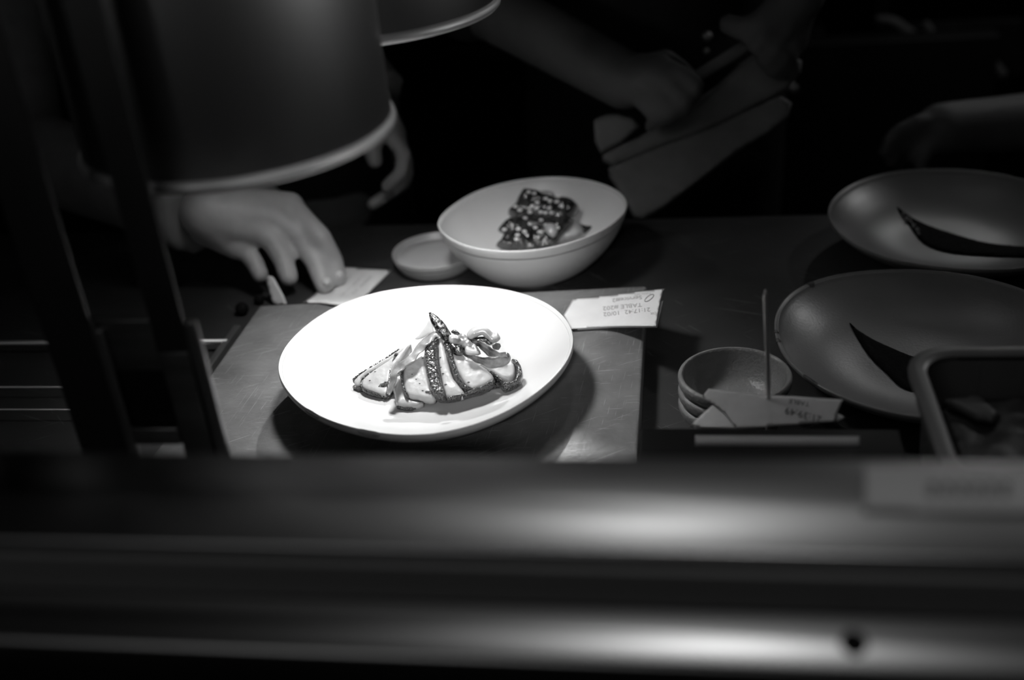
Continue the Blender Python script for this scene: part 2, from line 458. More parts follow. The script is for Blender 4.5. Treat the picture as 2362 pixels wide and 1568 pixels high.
def chip(d, a0, a1, f0, f1, irr=.15, m_='chip'):
    """patch of bare clay on the rim: section from fraction f0 inside over the lip to f1 outside"""
    prof = [p for p in d.inner if p[0] >= f0]+[p for p in d.outer if p[0] >= f1]
    V, Fc = [], []; n = 14
    cx = sum(p[0] for p in prof)/len(prof)
    for i in range(n+1):
        t = a0+(a1-a0)*i/n; w = sin(pi*i/n)**.5
        k0 = int((1-w)*len(prof)*.35); sub = prof
        for j, (r, z) in enumerate(sub):
            u = j/(len(sub)-1)*2-1; u2 = u*w*(1+irr*noise.noise(Vector((t*40, 0, 0)))); jj = (u2+1)/2*(len(sub)-1); jj = min(max(jj, 0), len(sub)-1.001)
            q = sub[int(jj)]; q2 = sub[int(jj)+1]; ff = jj-int(jj); r2 = q[0]*(1-ff)+q2[0]*ff; z2 = q[1]*(1-ff)+q2[1]*ff
            off = .0005
            rr = r2*d.R(t)
            nr = off if u2 > 0 else -off*.3
            V.append(Vector((d.c[0]+(rr+nr)*cos(t), d.c[1]+(rr+nr)*sin(t), z2+off*.8)))
    m = len(prof)
    for i in range(n):
        for j in range(m-1): Fc.append([i*m+j, (i+1)*m+j, (i+1)*m+j+1, i*m+j+1])
    return build('chipped_patch', V, Fc, m_, d.root)

# --- main plate
MPc = (-.250, .905)
mp_pix = [(640,850),(645,822),(660,797),(700,755),(760,713),(840,680),(930,664),(1050,657),(1140,663),(1210,677),(1265,700),(1306,735),(1322,770),(1319,810),(1295,850),(1252,893),(1200,930),(1120,970),(1030,996),(930,1004),(850,993),(770,972),(705,940),(660,895)]
mpR = outline(mp_pix, .077, MPc)
plate = dish('dinner_plate', MPc, mpR,
    [(0, .0465), (.3, .0465), (.5, .048), (.68, .0535), (.82, .0615), (.92, .069), (.975, .0745), (.995, .077)],
    [(.995, .077), (1.0, .0755), (.998, .0715), (.97, .0665), (.86, .0565), (.7, .047), (.52, .0385), (.45, .0315), (.42, .0305), (.38, .0335), (.2, .037), (0, .037)],
    'glaze', 'glossy white oval coupe plate under the heat lamp holding the sliced grilled meat', 'plate', n=220)
def ang(d, px, py, z):
    p = P(px, py, z); return atan2(p.y-d.c[1], p.x-d.c[0])
a = ang(plate, 862, 990, .072); chip(plate, a-.09, a+.09, .995, .993, m_='chip_pale')
a = ang(plate, 725, 960, .072); chip(plate, a-.10, a+.08, .999, .995, m_='chip_pale')

# --- bowl with glazed meat
BC = (-.188, 1.234)
bpix = [(1007,517),(1022,537),(1053,558),(1096,572),(1167,579),(1236,576),(1312,560),(1375,537),(1421,509),(1445,482),(1439,451),(1401,428),(1350,413),(1281,407),(1210,413),(1134,429),(1058,464),(1022,492)]
bR = outline(bpix, .08, BC)
bowl = dish('serving_bowl', BC, bR,
    [(0, .014), (.25, .0145), (.5, .021), (.7, .033), (.85, .051), (.94, .067), (.98, .0785)],
    [(.98, .0785), (.993, .0802), (1.0, .078), (.97, .067), (.89, .048), (.76, .0285), (.6, .0125), (.45, .005), (.4, .0), (.37, .0), (.34, .004), (0, .005)],
    'bowl_glaze', 'deep pale bowl behind the white plate holding dark glazed meat', 'bowl', n=180)
# --- small dish behind it
dl = P(911, 572, .024); dc = P(990, 562, .024); dr = .054
DC = (dl.x+dr*.99, dl.y-.008)
sd = dish('sauce_dish', DC, lambda t: dr,
    [(0, .007), (.5, .0072), (.78, .010), (.92, .018), (.97, .0235)],
    [(.97, .0235), (.99, .0247), (1.0, .0235), (.97, .016), (.86, .006), (.72, .0), (.6, .0), (0, .001)],
    'dish_glaze', 'small shallow round dish just left of the deep bowl', 'dish')
v, f = latheg([(0, .0172), (.6, .0172), (.9, .0171), (.905, .0165), (.76, .0102), (0, .0075)], DC, lambda t: dr, 96)
tag(build('pale_sauce', v, f, 'cream'), 'smooth pale sauce filling the small dish beside the deep bowl', 'sauce', kind='stuff')

# --- stack of three clay ramekins
q1 = P(1565, 862, .064); q2 = P(1828, 872, .064)
SC = ((q1.x+q2.x)/2, (q1.y+q2.y)/2+.004); sr = (q2-q1).length/2
for k, (zr, lab) in enumerate(((.064, 'grey glazed clay dipping bowl, open topmost of the stack of three'), (.051, 'grey clay dipping bowl in the middle of the stack of three'), (.038, 'grey clay dipping bowl at the bottom of the stack, on the worktop'))):
    h = .038; zz = zr-h; off = (k*.001, -k*.001); rr = sr*(1-.02*k)
    c = (SC[0]-off[0], SC[1]+off[1])
    dish('dipping_bowl', c, (lambda rr: lambda t: rr*(1+.012*cos(2*t+.4)))(rr),
        [(0, zz+.006), (.35, zz+.0065), (.64, zz+.011), (.80, zz+.021), (.87, zz+.031), (.90, zz+.0365), (.93, zz+.0385)],
        [(.93, zz+.0385), (.965, zz+.0385), (.995, zz+.0365), (1.0, zz+.033), (.985, zz+.0295), (.945, zz+.0265), (.89, zz+.0185), (.76, zz+.006), (.64, zz+.001), (.6, zz), (.4, zz), (0, zz+.001)],
        'clay', lab, 'bowl', 'stacked clay dipping bowls', n=120)

# --- two dark plates at the right
def dplate(c, R, lab):
    return dish('wide_plate', c, R,
        [(0, .012), (.3, .012), (.5, .0145), (.68, .021), (.84, .0315), (.94, .0405), (.98, .0455)],
        [(.98, .0455), (.992, .0465), (1., .045), (.985, .0405), (.9, .030), (.75, .0175), (.58, .007), (.5, .0), (.46, .0), (.43, .004), (0, .005)],
        'dark_glaze', lab, 'plate', 'wide grey plates at the right', n=180)
p2pix = [(1788,735),(1800,700),(1826,672),(1868,650),(1925,632),(2000,624),(2080,620),(2160,624),(1792,780),(1812,822),(1850,862),(1905,898),(1960,922),(2030,945),(2090,957)]
W2c = (.226, .985); r2 = outline(p2pix+[], .0465, W2c)
W1c = (.303, 1.268)
# close the unseen side with a round arc
def closed(R, c, rad, pix, z):
    aa = [atan2(P(x, y, z).y-c[1], P(x, y, z).x-c[0]) for x, y in pix]
    xs = []
    for (x, y) in pix:
        p = P(x, y, z); xs.append((atan2(p.y-c[1], p.x-c[0]) % (2*pi), sqrt((p.x-c[0])**2+(p.y-c[1])**2)))
    for k in range(-7, 5):
        t = radians(k*10) % (2*pi); xs.append((t, rad))
    xs.sort(); th = [q[0] for q in xs]; rr = [q[1] for q in xs]
    th = [th[-1]-2*pi]+th+[th[0]+2*pi]; rr = [rr[-1]]+rr+[rr[0]]
    g = np.interp(np.linspace(0, 2*pi, 361)[:-1], th, rr); k = np.exp(-np.linspace(-2, 2, 41)**2); k /= k.sum()
    g = np.convolve(np.concatenate([g[-20:], g, g[:20]]), k, 'valid')
    def f(t): x = (t % (2*pi))/(2*pi)*360; i = int(x) % 360; u = x-int(x); return float(g[i]*(1-u)+g[(i+1) % 360]*u)
    return f
W2 = dplate(W2c, closed(None, W2c, .143, p2pix, .0465), 'wide grey plate with chipped rim and black sauce, nearer of the two at right')
p1pix = [(1910,490),(1918,462),(1940,440),(1985,415),(2050,396),(2120,389),(2200,389),(2290,396),(1918,515),(1945,545),(1990,572),(2050,595),(2120,609),(2200,618),(2290,622)]
W1 = dplate(W1c, closed(None, W1c, .146, p1pix, .0465), 'wide grey plate with black sauce, farther of the two at right')
for (px, py, w, f0, f1) in ((1885, 660, .035, .955, .99), (1940, 632, .03, .99, .99), (1790, 765, .022, .97, .98), (1796, 785, .028, .97, .985), (1880, 872, .075, .998, .97)):
    a = ang(W2, px, py, .046); chip(W2, a-w, a+w, f0, f1)
def swoosh(name, d, poly, lab, t=.0022, sm=3):
    return tag(sheet(name, poly, lambda x, y: d.pt(x, y, .0006), Z, t, .0002, 10, 5, 'sauce_black', sm=sm, amp=.0006, freq=160), lab, 'sauce')
s2 = swoosh('sauce_swoosh', W2, [(1959,744),(1978,760),(2010,780),(2050,799),(2100,820),(2180,850),(2180,900),(2120,905),(2078,893),(2045,862),(2010,828),(1980,785)], 'matt black sauce swoosh on the nearer wide plate at right')
s1 = swoosh('sauce_swoosh', W1, [(2068,477),(2105,502),(2150,522),(2210,542),(2280,560),(2362,568),(2430,566),(2430,592),(2340,594),(2250,590),(2180,582),(2130,562),(2100,525)], 'black sauce swoosh with pale crumbs as glints on the farther wide plate at right')
cr = []
for i in range(26):
    t = i/25; cx = 2085+35*t+random.uniform(-4, 4); cy = 492+45*t+random.uniform(-4, 4)
    p = W1.pt(cx, cy, .003); cr.append(sphereg(p, random.uniform(.0008, .0018), 8, 6))
v, f = join(*cr); o = build('glint_crumb', v, f, 'pale_glint', s1); o['kind'] = 'stuff'  # grainy highlights on the sauce, put in as pale crumbs

# ================================================================ heat lamps
def lamp(c, zr, r, h, lab, lit, grp='pendant heat lamps'):
    t = empty('heat_lamp', (c[0], c[1], zr), lab, 'lamp', grp)
    w = .0018
    prof = [(r, zr+.003), (r*.985, zr+h), (r*.9, zr+h+.02), (r*.5, zr+h+.035), (.02, zr+h+.037), (.02, zr+h+.034), (r*.5-w, zr+h+.032), (r*.9-w, zr+h+.017), (r*.985-w, zr+h-.002), (r-w, zr+.003), (r, zr+.003)]
    v, f = latheg(prof, c, None, 160); o = build('shade', v, f, 'aluminium', t, sharp=35)
    ringp = [(r-.001+.0046*cos(a), zr+.0046*sin(a)) for a in [2*pi*k/12 for k in range(13)]]
    v, f = latheg(ringp, c, None, 160); build('rim', v, f, 'lip_metal', t)
    zb = zr+.120
    bp = smoothprof([(0, zb-.036), (.02, zb-.031), (.034, zb-.012), (.034, zb+.008), (.022, zb+.034), (.014, zb+.055), (.0139, zb+.06), (0, zb+.06)], 5)
    v, f = latheg(bp, c, None, 40); build('bulb', v, f, 'bulb_lit' if lit else 'bulb', t)
    v, f = latheg([(0, zb+.062), (.018, zb+.062), (.02, zb+.1), (.02, zr+h+.034), (0, zr+h+.034)], c, None, 32); build('socket', v, f, 'box_black', t)
    v, f = tubeg([(c[0], c[1], zr+h+.03), (c[0], c[1], 2.0)], .004, 10); build('cord', v, f, 'cable', t)
    return t
L1 = (-.325, .757); L2 = (-.286, .999)
lamp(L1, .350, .111, .42, 'large brushed metal pendant heat lamp, unlit, nearest at upper left', False)
lamp(L2, .378, .117, .42, 'brushed metal pendant heat lamp shining on the white plate, behind the nearer lamp', True)

# ================================================================ sliced meat on the plate
N0 = Vector((.05, -.50, .865)).normalized()
def z6(pts): return [(780+x/4.92, 680+y/4.92) for x, y in pts]
def slice_(label, face, crust, lift, n, base, tilt=(0, 0), facem='meat', T=.0045, back=.010, sm=2, ce=9, cT=.006):
    nv = n.normalized(); o = P(base[0], base[1], .0505)+nv*lift
    f1 = onplane(o, nv)
    root = None
    fp = z6(face); c0 = f1(sum(x for x, y in fp)/len(fp), sum(y for x, y in fp)/len(fp))
    root = empty('meat_slice', (c0.x, c0.y, .047), label, 'meat', 'grilled meat slices on the white plate')
    sheet('cut_face', fp, f1, nv, T, back, 9, 3.2, facem, root, sm=sm, amp=.0006, freq=110, seed=lift*1000)
    for cp in crust:
        sheet('charred_crust', z6(cp), f1, nv, cT, back, ce, 2.6, 'crust', root, sm=2, amp=.0012, freq=420, seed=lift*3000)
    return root
NA = Vector((-.12, -.42, .90)); NB = Vector((.16, -.46, .87)); NC = Vector((.02, -.48, .87))
slice_('pale thin meat slice with browned edge, rearmost at the left end of the fan',
    [(180,990),(300,885),(430,800),(560,725),(690,640),(800,560),(830,600),(660,740),(330,940),(280,1010),(230,1070)],
    [[(165,975),(240,910),(300,872),(430,790),(560,712),(690,622),(700,640),(560,735),(430,812),(310,892),(250,935),(190,1000)],[(165,1050),(215,1055),(280,1075),(290,1100),(200,1080)]], .000, NA, (900, 905), ce=4, cT=.004)
slice_('pale meat slice with thin dark edge, second from the left end of the fan',
    [(270,1000),(330,930),(480,820),(690,680),(760,600),(830,560),(720,760),(620,900),(590,1100),(540,1172),(400,1130),(290,1085)],
    [[(262,1000),(325,925),(430,850),(440,862),(340,940),(285,1010),(300,1075),(400,1122),(540,1165),(545,1180),(380,1145),(275,1090)],
     [(650,690),(700,680),(690,740),(640,800),(610,920),(600,1100),(560,1170),(545,1150),(580,1000),(590,880)]], .003, NA, (900, 905), ce=5, cT=.0055)
slice_('pale fatty meat slice peeping out lowest under the front of the fan',
    [(620,990),(700,920),(760,1000),(800,1180),(970,1225),(930,1275),(860,1290),(760,1295),(670,1270),(650,1200),(625,1080)],
    [[(670,1262),(760,1285),(870,1285),(880,1298),(760,1305),(660,1280)]], .001, NC, (950, 935), facem='fat', ce=3, cT=.003)
slice_('broad meat slice with narrow black edge left of the wide charred strip',
    [(735,900),(760,820),(860,760),(990,690),(1010,860),(1060,1060),(1110,1185),(1030,1215),(900,1185),(800,1165),(745,1060)],
    [[(755,805),(800,800),(770,850),(755,930),(765,1040),(810,1150),(790,1180),(750,1140),(715,1020),(700,900),(720,830)]], .007, NC, (980, 930), ce=6, cT=.006)
slice_('meat slice with the widest black charred crust, in the middle of the fan',
    [(1140,500),(1200,520),(1250,760),(1310,960),(1450,1130),(1340,1180),(1230,1170),(1170,930),(1140,720)],
    [[(1040,525),(1145,485),(1150,600),(1140,700),(1160,850),(1190,1000),(1235,1185),(1170,1200),(1100,1180),(1035,1060),(1000,900),(985,780),(985,650)]], .010, Vector((.0, -.50, .86)), (1020, 930), cT=.0085)
slice_('meat slice with diagonal black crust, right of the widest charred strip',
    [(1290,640),(1420,690),(1600,790),(1740,900),(1765,985),(1640,1060),(1500,1090),(1400,960),(1330,830)],
    [[(1200,545),(1270,560),(1310,690),(1350,820),(1390,930),(1440,1020),(1540,1085),(1520,1110),(1440,1110),(1340,1000),(1290,880),(1250,760),(1195,620)],
     [(1540,1075),(1640,1050),(1765,975),(1780,1010),(1640,1100),(1520,1130),(1400,1170),(1250,1200),(1250,1170),(1400,1140)]], .012, NB, (1060, 925), cT=.007)
slice_('small rounded end slice with thick charred rim at the right of the fan',
    [(1600,790),(1760,790),(1960,770),(2010,830),(2010,930),(1960,1000),(1890,990),(1790,940),(1700,870)],
    [[(1960,745),(2040,760),(2080,830),(2100,915),(2080,1000),(1990,1060),(1900,1085),(1840,1040),(1780,960),(1710,885),(1750,880),(1830,950),(1900,1000),(1970,1000),(2010,920),(2005,830)]], .009, NB, (1150, 905), cT=.007)
# dark underside of the heap, resting on the plate
und = sheet('bottom_slice', z6([(400,1080),(700,1100),(1000,1190),(1300,1195),(1600,1120),(1850,1040),(1950,1030),(1700,860),(1250,640),(1000,700),(700,800),(560,960)]), onplane(P(1000, 925, .0495), Vector((.02, -.3, .95)).normalized()), Vector((.02, -.3, .95)).normalized(), .004, .006, 12, 7, 'crust', sm=2, amp=.001, freq=300)
tag(und, 'dark browned slice at the very bottom, carrying the fanned slices', 'meat')

# dark herb flecks on the pale cut faces
bpy.context.view_layer.update()
SL = [o for o in bpy.data.objects if o.name.startswith('cut_face')]
ST = [BVHTree.FromPolygons([v.co/S+ORG[o.parent] for v in o.data.vertices], [list(p.vertices) for p in o.data.polygons]) for o in SL]
for (x, y), rr0 in (((420,870),1.), ((360,970),1.), ((885,955),.8), ((925,1005),.8), ((960,1085),1.), ((1015,1100),2.2), ((1165,820),1.3), ((1160,710),1.1), ((960,715),1.1), ((1220,1015),1.3), ((1480,990),1.1), ((1190,892),1.2), ((1040,1118),1.2), ((840,900),.7)):
    px, py = z6([(x, y)])[0]; d = ray(px, py).normalized(); best = None
    for o, t in zip(SL, ST):
        h = t.ray_cast(CAM, d)
        if h[0] is not None and (best is None or h[3] < best[1]): best = (h[0], h[3], o)
    if best: v, f = sphereg(best[0], .0009*rr0, 8, 6, (1.3, .8, .5)); build('herb_fleck', v, f, 'chip', best[2].parent)
# garnish
def gp(pts, lift): 
    f = onplane(P(1000, 925, .0505)+N0*lift, N0); return [f(*q) for q in z6(pts)]
def petal(name, label, pts, lift, n, T, edge, m, cat='garnish', warp=None, base=(1000, 925), amp=.0006, freq=130, step=3, group=None):
    nv = Vector(n).normalized(); f = onplane(P(base[0], base[1], .0505)+N0*lift, nv)
    o = sheet(name, z6(pts), f, nv, T, T*.7, edge, step, m, None, sm=3, amp=amp, freq=freq, warp=warp)
    return tag(o, label, cat, group)
# green bean / spring onion tip standing up
bp = gp([(1050,215),(1085,265),(1130,330),(1180,400),(1225,470),(1250,520)], .020)
bp = [p+Vector((0, 0, .0)) for i, p in enumerate(bp)]
v, f = tubeg(bp, [.0016, .0042, .0054, .0058, .0052, .0036], 18, flat=.75, sub=6)
v = [p+Vector((noise.noise(p*260), noise.noise(p*260+Vector((5, 0, 0))), noise.noise(p*260+Vector((0, 7, 0)))))*.0005 for p in v]
bean = build('charred_pepper', v, f, 'char')
tag(bean, 'slim charred pepper standing up like a spike out of the sliced meat', 'pepper')
st = gp([(1062,228),(1055,214),(1030,208)], .020); v, f = tubeg([p+Vector((0, 0, 0)) for p in st], [.0022, .0016, .0005], 10, sub=4)
build('stem_tip', v, f, 'char', bean)
petal('onion_leaf', 'thin translucent leaf triangle standing behind the sliced meat', [(870,500),(930,430),(1000,340),(1040,275),(1065,330),(1085,430),(1040,450),(940,500)], .004, (-.1, -.85, .52), .0009, 8, 'leaf_pale', 'leaf', base=(960, 800))
lg = gp([(1190,455),(1100,450),(1020,510),(950,590),(870,680),(800,745),(730,790),(670,860),(630,940),(600,1060),(570,1140)], .019)
v, f = tubeg(lg, [.0028, .0040, .0048, .0046, .0044, .0048, .0046, .0040, .0036, .0030, .0014], 18, flat=.38, sub=5, thin=1.15)
v = [p+Vector((noise.noise(p*150), 0, noise.noise(p*150+Vector((3, 0, 0)))))*.0018 for p in v]
tag(build('onion_strip', v, f, 'petal'), 'long wilted pale onion strip draped down over the left slices', 'onion')
petal('onion_petal', 'crumpled translucent onion petal lying right of the upright pepper', [(1250,470),(1330,440),(1430,450),(1510,500),(1560,560),(1620,670),(1500,690),(1440,610),(1350,560),(1270,545)], .0245, (.05, -.45, .88), .0035, 14, 'petal', 'onion', amp=.003, freq=120)
petal('charred_shallot', 'black charred shallot chunk tucked beneath the crumpled onion petal', [(1255,530),(1320,520),(1420,560),(1450,640),(1400,690),(1320,680),(1270,600)], .021, (.05, -.45, .88), .004, 10, 'char', 'shallot', amp=.002, freq=200)
petal('charred_shallot', 'small black charred tip sticking up behind the pepper base', [(1280,420),(1325,392),(1385,440),(1340,455)], .022, (.05, -.6, .8), .002, 6, 'char', 'shallot')
mr = gp([(1490,470),(1560,455),(1660,455),(1740,470),(1815,465)], .024); v, f = tubeg([mr[0], mr[1]+Z*.003, mr[2]+Z*.004, mr[3]-Z*.002, mr[4]], [.0036, .0056, .0044, .0056, .0042], 18, flat=.8, sub=6)
v = [p+Vector((noise.noise(p*120), noise.noise(p*120+Vector((9, 0, 0))), 0))*.0018 for p in v]
mu = build('mushroom_piece', v, f, 'fat'); tag(mu, 'pale curled grilled mushroom piece at the upper right of the heap', 'mushroom')
g2 = gp([(1500,520),(1600,530),(1700,520),(1740,560)], .0215); v, f = tubeg(g2, [.004, .006, .005, .0025], 16, flat=.7, sub=5); build('charred_edge', v, f, 'char', mu)
def ribbon(name, label, pts, lift, rad, m, flat=1.1, cat='onion', dz=None, thin=.28):
    g = gp(pts, lift)
    if dz: g = [p+Z*d for p, d in zip(g, dz)]
    v, f = tubeg(g, rad, 18, flat=flat, sub=6, thin=thin); v = [p+Vector((noise.noise(p*170), 0, noise.noise(p*170+Vector((0, 4, 0)))))*.0011 for p in v]
    return tag(build(name, v, f, m), label, cat)
ribbon('onion_arc', 'dark glossy onion arc curving down to the right of the mushroom', [(1580,540),(1660,600),(1740,660),(1830,700),(1915,680)], .024, [.003, .0050, .0052, .0048, .003], 'petal_dark')
ribbon('onion_arc', 'thin translucent onion loop lowest at the right of the heap', [(1370,640),(1480,690),(1600,740),(1720,765),(1840,750),(1920,720),(1930,660)], .020, [.0015, .0022, .0036, .0056, .0060, .0048, .002], 'petal_dark')
ribbon('onion_arc', 'stubby dark onion tip poking out right of the curled mushroom', [(1750,590),(1800,585),(1850,570)], .020, [.0022, .0035, .0012], 'petal_dark')
wp = petal('cut_onion_core', 'small bright sliced onion core under the crumpled petal', [(1450,580),(1530,610),(1620,665),(1540,680),(1450,670)], .0265, (.05, -.45, .88), .002, 8, 'meat', 'onion')

# ================================================================ glazed meat in the bowl
def z5(pts): return [(880+x/3.937, 380+y/3.937) for x, y in pts]
NG = Vector((0, -.62, .78)).normalized()
def chunk(name, label, pts, base, zb, T, back, m, cat='meat', amp=.003, freq=90, edge=26, n=NG, seed=0., grp=None):
    n = Vector(n).normalized(); b = z5([base])[0]; f = onplane(P(b[0], b[1], zb), n)
    return tag(sheet(name, z5(pts), f, n, T, back, edge, 3.2, m, None, sm=3, amp=amp, freq=freq, seed=seed), label, cat, grp)
G = 'glazed meat pieces in the deep bowl'
ck = []
ck.append(chunk('glazed_meat', 'glossy dark glazed meat piece on top of the pile in the bowl', [(1250,290),(1300,222),(1440,245),(1560,290),(1690,300),(1790,370),(1770,440),(1700,520),(1580,560),(1400,520),(1280,500),(1170,470),(1150,420),(1210,360)], (1450,560), .040, .014, .010, 'glazed', grp=G))
ck.append(chunk('glazed_meat', 'dark glazed meat piece at the lower left of the pile in the bowl', [(1055,590),(1170,480),(1320,500),(1400,600),(1400,700),(1430,770),(1240,790),(1040,745),(1110,640)], (1230,745), .030, .010, .008, 'glazed', seed=2., grp=G))
ck.append(chunk('glazed_meat', 'dark glazed meat piece at the lower right front of the pile in the bowl', [(1380,560),(1500,520),(1700,470),(1740,520),(1640,640),(1590,720),(1480,770),(1400,760),(1340,660)], (1500,745), .028, .009, .008, 'glazed', seed=5., grp=G))
chunk('potato_piece', 'pale root vegetable piece right of the glazed meat in the bowl', [(1700,490),(1760,480),(1830,590),(1790,650),(1690,680),(1600,700),(1620,620),(1690,580)], (1720,670), .030, .007, .008, 'potato', 'vegetable', amp=.001)
chunk('potato_piece', 'pale vegetable wedge showing between the glazed meat pieces', [(1480,545),(1560,530),(1600,600),(1560,660),(1500,620)], (1540,640), .046, .004, .006, 'potato', 'vegetable', amp=.001, edge=12)
chunk('dark_leaf', 'small dark leaf lying at the right edge of the glazed food', [(1790,530),(1850,550),(1910,558),(1880,600),(1840,620)], (1850,610), .032, .0012, .001, 'glazed', 'leaf', amp=.001, edge=8)
chunk('scallion_slice', 'pale thin scallion slice on top of the glazed meat', [(1430,240),(1500,232),(1560,248),(1570,285),(1490,270)], (1500,300), .072, .002, .0015, 'petal', 'garnish', amp=.0006, edge=10)
trees = []
bpy.context.view_layer.update()
for c in ck:
    o = ORG[c]; trees.append(BVHTree.FromPolygons([v.co/S+o for v in c.data.vertices], [list(p.vertices) for p in c.data.polygons]))
def hit(px, py):
    d = ray(px, py).normalized(); best = None
    for t, c in zip(trees, ck):
        h = t.ray_cast(CAM, d)
        if h[0] is not None and (best is None or h[3] < best[1]): best = (h[0], h[3], h[1], c)
    return best
seeds = [(1220,380),(1370,375),(1415,345),(1530,330),(1590,335),(1525,395),(1447,430),(1490,435),(1545,437),(1345,540),(1397,573),(1495,548),(1597,572),(1298,607),(1245,583),(1437,610),(1235,640),(1228,675),(1117,588),(1335,250),(1490,310),(1635,375),(1305,480),(1410,390),(1385,262),(1255,410),(1600,292),(1350,430),(1450,500)]
for s_ in seeds:
    x, y = z5([s_])[0]; h = hit(x, y)
    if h:
        v, f = sphereg(h[0]+h[2]*.0005, .0023, 10, 8, (1.3, .9, .8)); build('sesame_seed', v, f, 'sesame', h[3])

# ================================================================ tickets
def prn(parent, lines, m, ptf):
    g = [textg(t, o, ux, uy, ptf) for t, o, ux, uy in lines]; v, f = join(*g); return build('printed_text', v, f, m, parent, smooth=False)
def sstep(t): t = min(max(t, 0), 1); return t*t*(3-2*t)
zt = lambda x, y: .0325+.030*sstep((x-1360)/190)**1.3
tk_poly = [(1300,726),(1314,703),(1321,689),(1400,681),(1493,669),(1534,665),(1529,672),(1523,695),(1517,727),(1514,753),(1470,753),(1413,753),(1360,756),(1318,759)]
tk = sheet('order_ticket', tk_poly, lambda x, y: P(x, y, zt(x, y)+.0012), Z, .0001, .0003, 3, 6, 'paper')
tag(tk, 'white order ticket with a pen circle, lying on the board right of the plate', 'ticket', 'paper order tickets')
tk2 = sheet('order_ticket', [(x+2, y+3) for x, y in [(1330,735),(1500,700),(1528,690),(1514,753),(1413,753),(1330,758)]], lambda x, y: P(x, y, zt(x, y)*.97+.0002), Z, .0001, .0002, 3, 7, 'paper_grey')
tag(tk2, 'second slip mostly hidden directly beneath the circled white ticket', 'ticket', 'paper order tickets')
pf = lambda x, y: P(x, y, zt(x, y)+.0018)
def up(h, sk=.12): return (h*sk*-.6, h)          # letters stand upside down for the camera
prn(tk, [('21:17:42  10/02', (1500, 709), (-17.4, 1.9), (1.2, 13)), ('TABLE #202', (1480.5, 698), (-17.5, 1.8), (1.2, 13)), ('Service#2', (1481, 681.5), (-17.5, 1.8), (1.2, 12)), ('DIK', (1513.5, 719), (-8.5, .9), (.6, 8))], 'ink', pf)
prn(tk, [('Table:202', (1502, 673.5), (-10, 1.0), (.8, 7))], 'label', pf)
ov = []
for k in range(41):
    t = 2*pi*k/40; e1 = (12.6*cos(t)*.79+4.6*sin(t)*.61, -12.6*cos(t)*.60+4.6*sin(t)*.79); ov.append(pf(1497.5+e1[0], 687+e1[1]))
v, f = tubeg(ov, .00036, 6, caps=False); build('pen_circle', v, f, 'pen', tk)
# ticket under the fingers
zu = lambda x, y: .0015+.031*sstep(1-(y-0-(702-0))/-26.) if y > 676 else .0015
tu = sheet('order_ticket', [(697,698),(722,680),(748,660),(782,625),(793,614),(830,617),(868,619),(903,623),(880,647),(850,676),(818,708),(775,703),(735,698)], lambda x, y: P(x, y, zu(x, y)+.0012+.0015*sin(x*.09)*sstep((700-y)/30)), Z, .0001, .0003, 3, 6, 'paper')
tag(tu, 'crinkled white order ticket under the fingertips behind the plate', 'ticket', 'paper order tickets')
pu = lambda x, y: P(x, y, zu(x, y)+.0040)
prn(tu, [('Table 12', (862, 634), (-13, 12.5), (-11, 2)), ('1 Soba 21:40', (842, 632), (-10, 9.5), (-9, 2)), ('2 Bento', (815, 632), (-9, 8.5), (-9, 2))], 'ink', pu)

# ================================================================ ticket spike, its box and slips
SY = .800
tip = Q(1765, 668, SY); bot = Q(1773, 912, SY)
spk = empty('ticket_spike', (bot.x, SY, 0), 'thin upright steel ticket spike piercing slips in front of the dipping bowls', 'spike')
v, f = latheg([(0, 0), (.026, 0), (.027, .002), (.025, .005), (.006, .007), (0, .007)], (bot.x, SY), None, 48); build('base', v, f, 'panel_black', spk)
v, f = tubeg([(bot.x, SY, .004), tuple(bot), tuple(tip-(tip-bot)*.05), tuple(tip)], [.0019, .0019, .0018, .0004], 14); build('needle', v, f, 'bright_steel', spk)
zs = bot.z-.003
ptA = onplane(Vector((bot.x, SY, zs)), Vector((-.1, -.35, .93)).normalized()); nA = Vector((-.1, -.35, .93)).normalized()
tA = sheet('order_ticket', [(1634,896),(1700,904),(1760,912),(1800,912),(1945,921),(1935,945),(1924,972),(1700,990),(1668,950),(1648,935),(1619,915)], ptA, nA, .0003, .0003, 3, 7, 'paper_grey')
tag(tA, 'grey printed slip impaled topmost on the ticket spike', 'ticket', 'paper order tickets')
prn(tA, [('21:39:49', (1897, 962), (-25, -6.5), (-3, 22)), ('TABLE', (1868, 929), (-17, -3), (-2, 15))], 'ink_dark', lambda x, y: ptA(x, y)+nA*.0008)
nB = Vector((-.3, -.3, .9)).normalized(); ptB = onplane(Vector((bot.x, SY, zs-.004)), nB)
tB = sheet('order_ticket', [(1656,922),(1675,926),(1720,948),(1760,985),(1700,990),(1590,985),(1603,970)], onplane(Vector((bot.x-.03, SY, zs-.0055)), nA), nA, .0003, .0003, 3, 7, 'paper_light')
tag(tB, 'paler slanting slip under the topmost slip on the ticket spike', 'ticket', 'paper order tickets')
tC = sheet('order_ticket', [(1880,945),(1925,950),(1952,962),(1930,972),(1880,975)], onplane(Vector((bot.x+.02, SY, zs-.004)), nA), nA, .0002, .0003, 3, 7, 'paper_light')
tag(tC, 'slip whose small pale corner shows right, lowest on the spike', 'ticket', 'paper order tickets')
bx = empty('ticket_box', (.06, .70, 0), 'black box with a pale label strip on top, in front of the ticket spike', 'box')
box('body', -.041, .156, .640, .748, 0, .098, 'box_black', bx, bev=.002)
sheet('label_strip', [(1603,1003),(1983,1005),(1984,1030),(1603,1029)], lambda x, y: P(x, y, .0984), Z, .0004, .0002, 2, 14, 'label', bx)

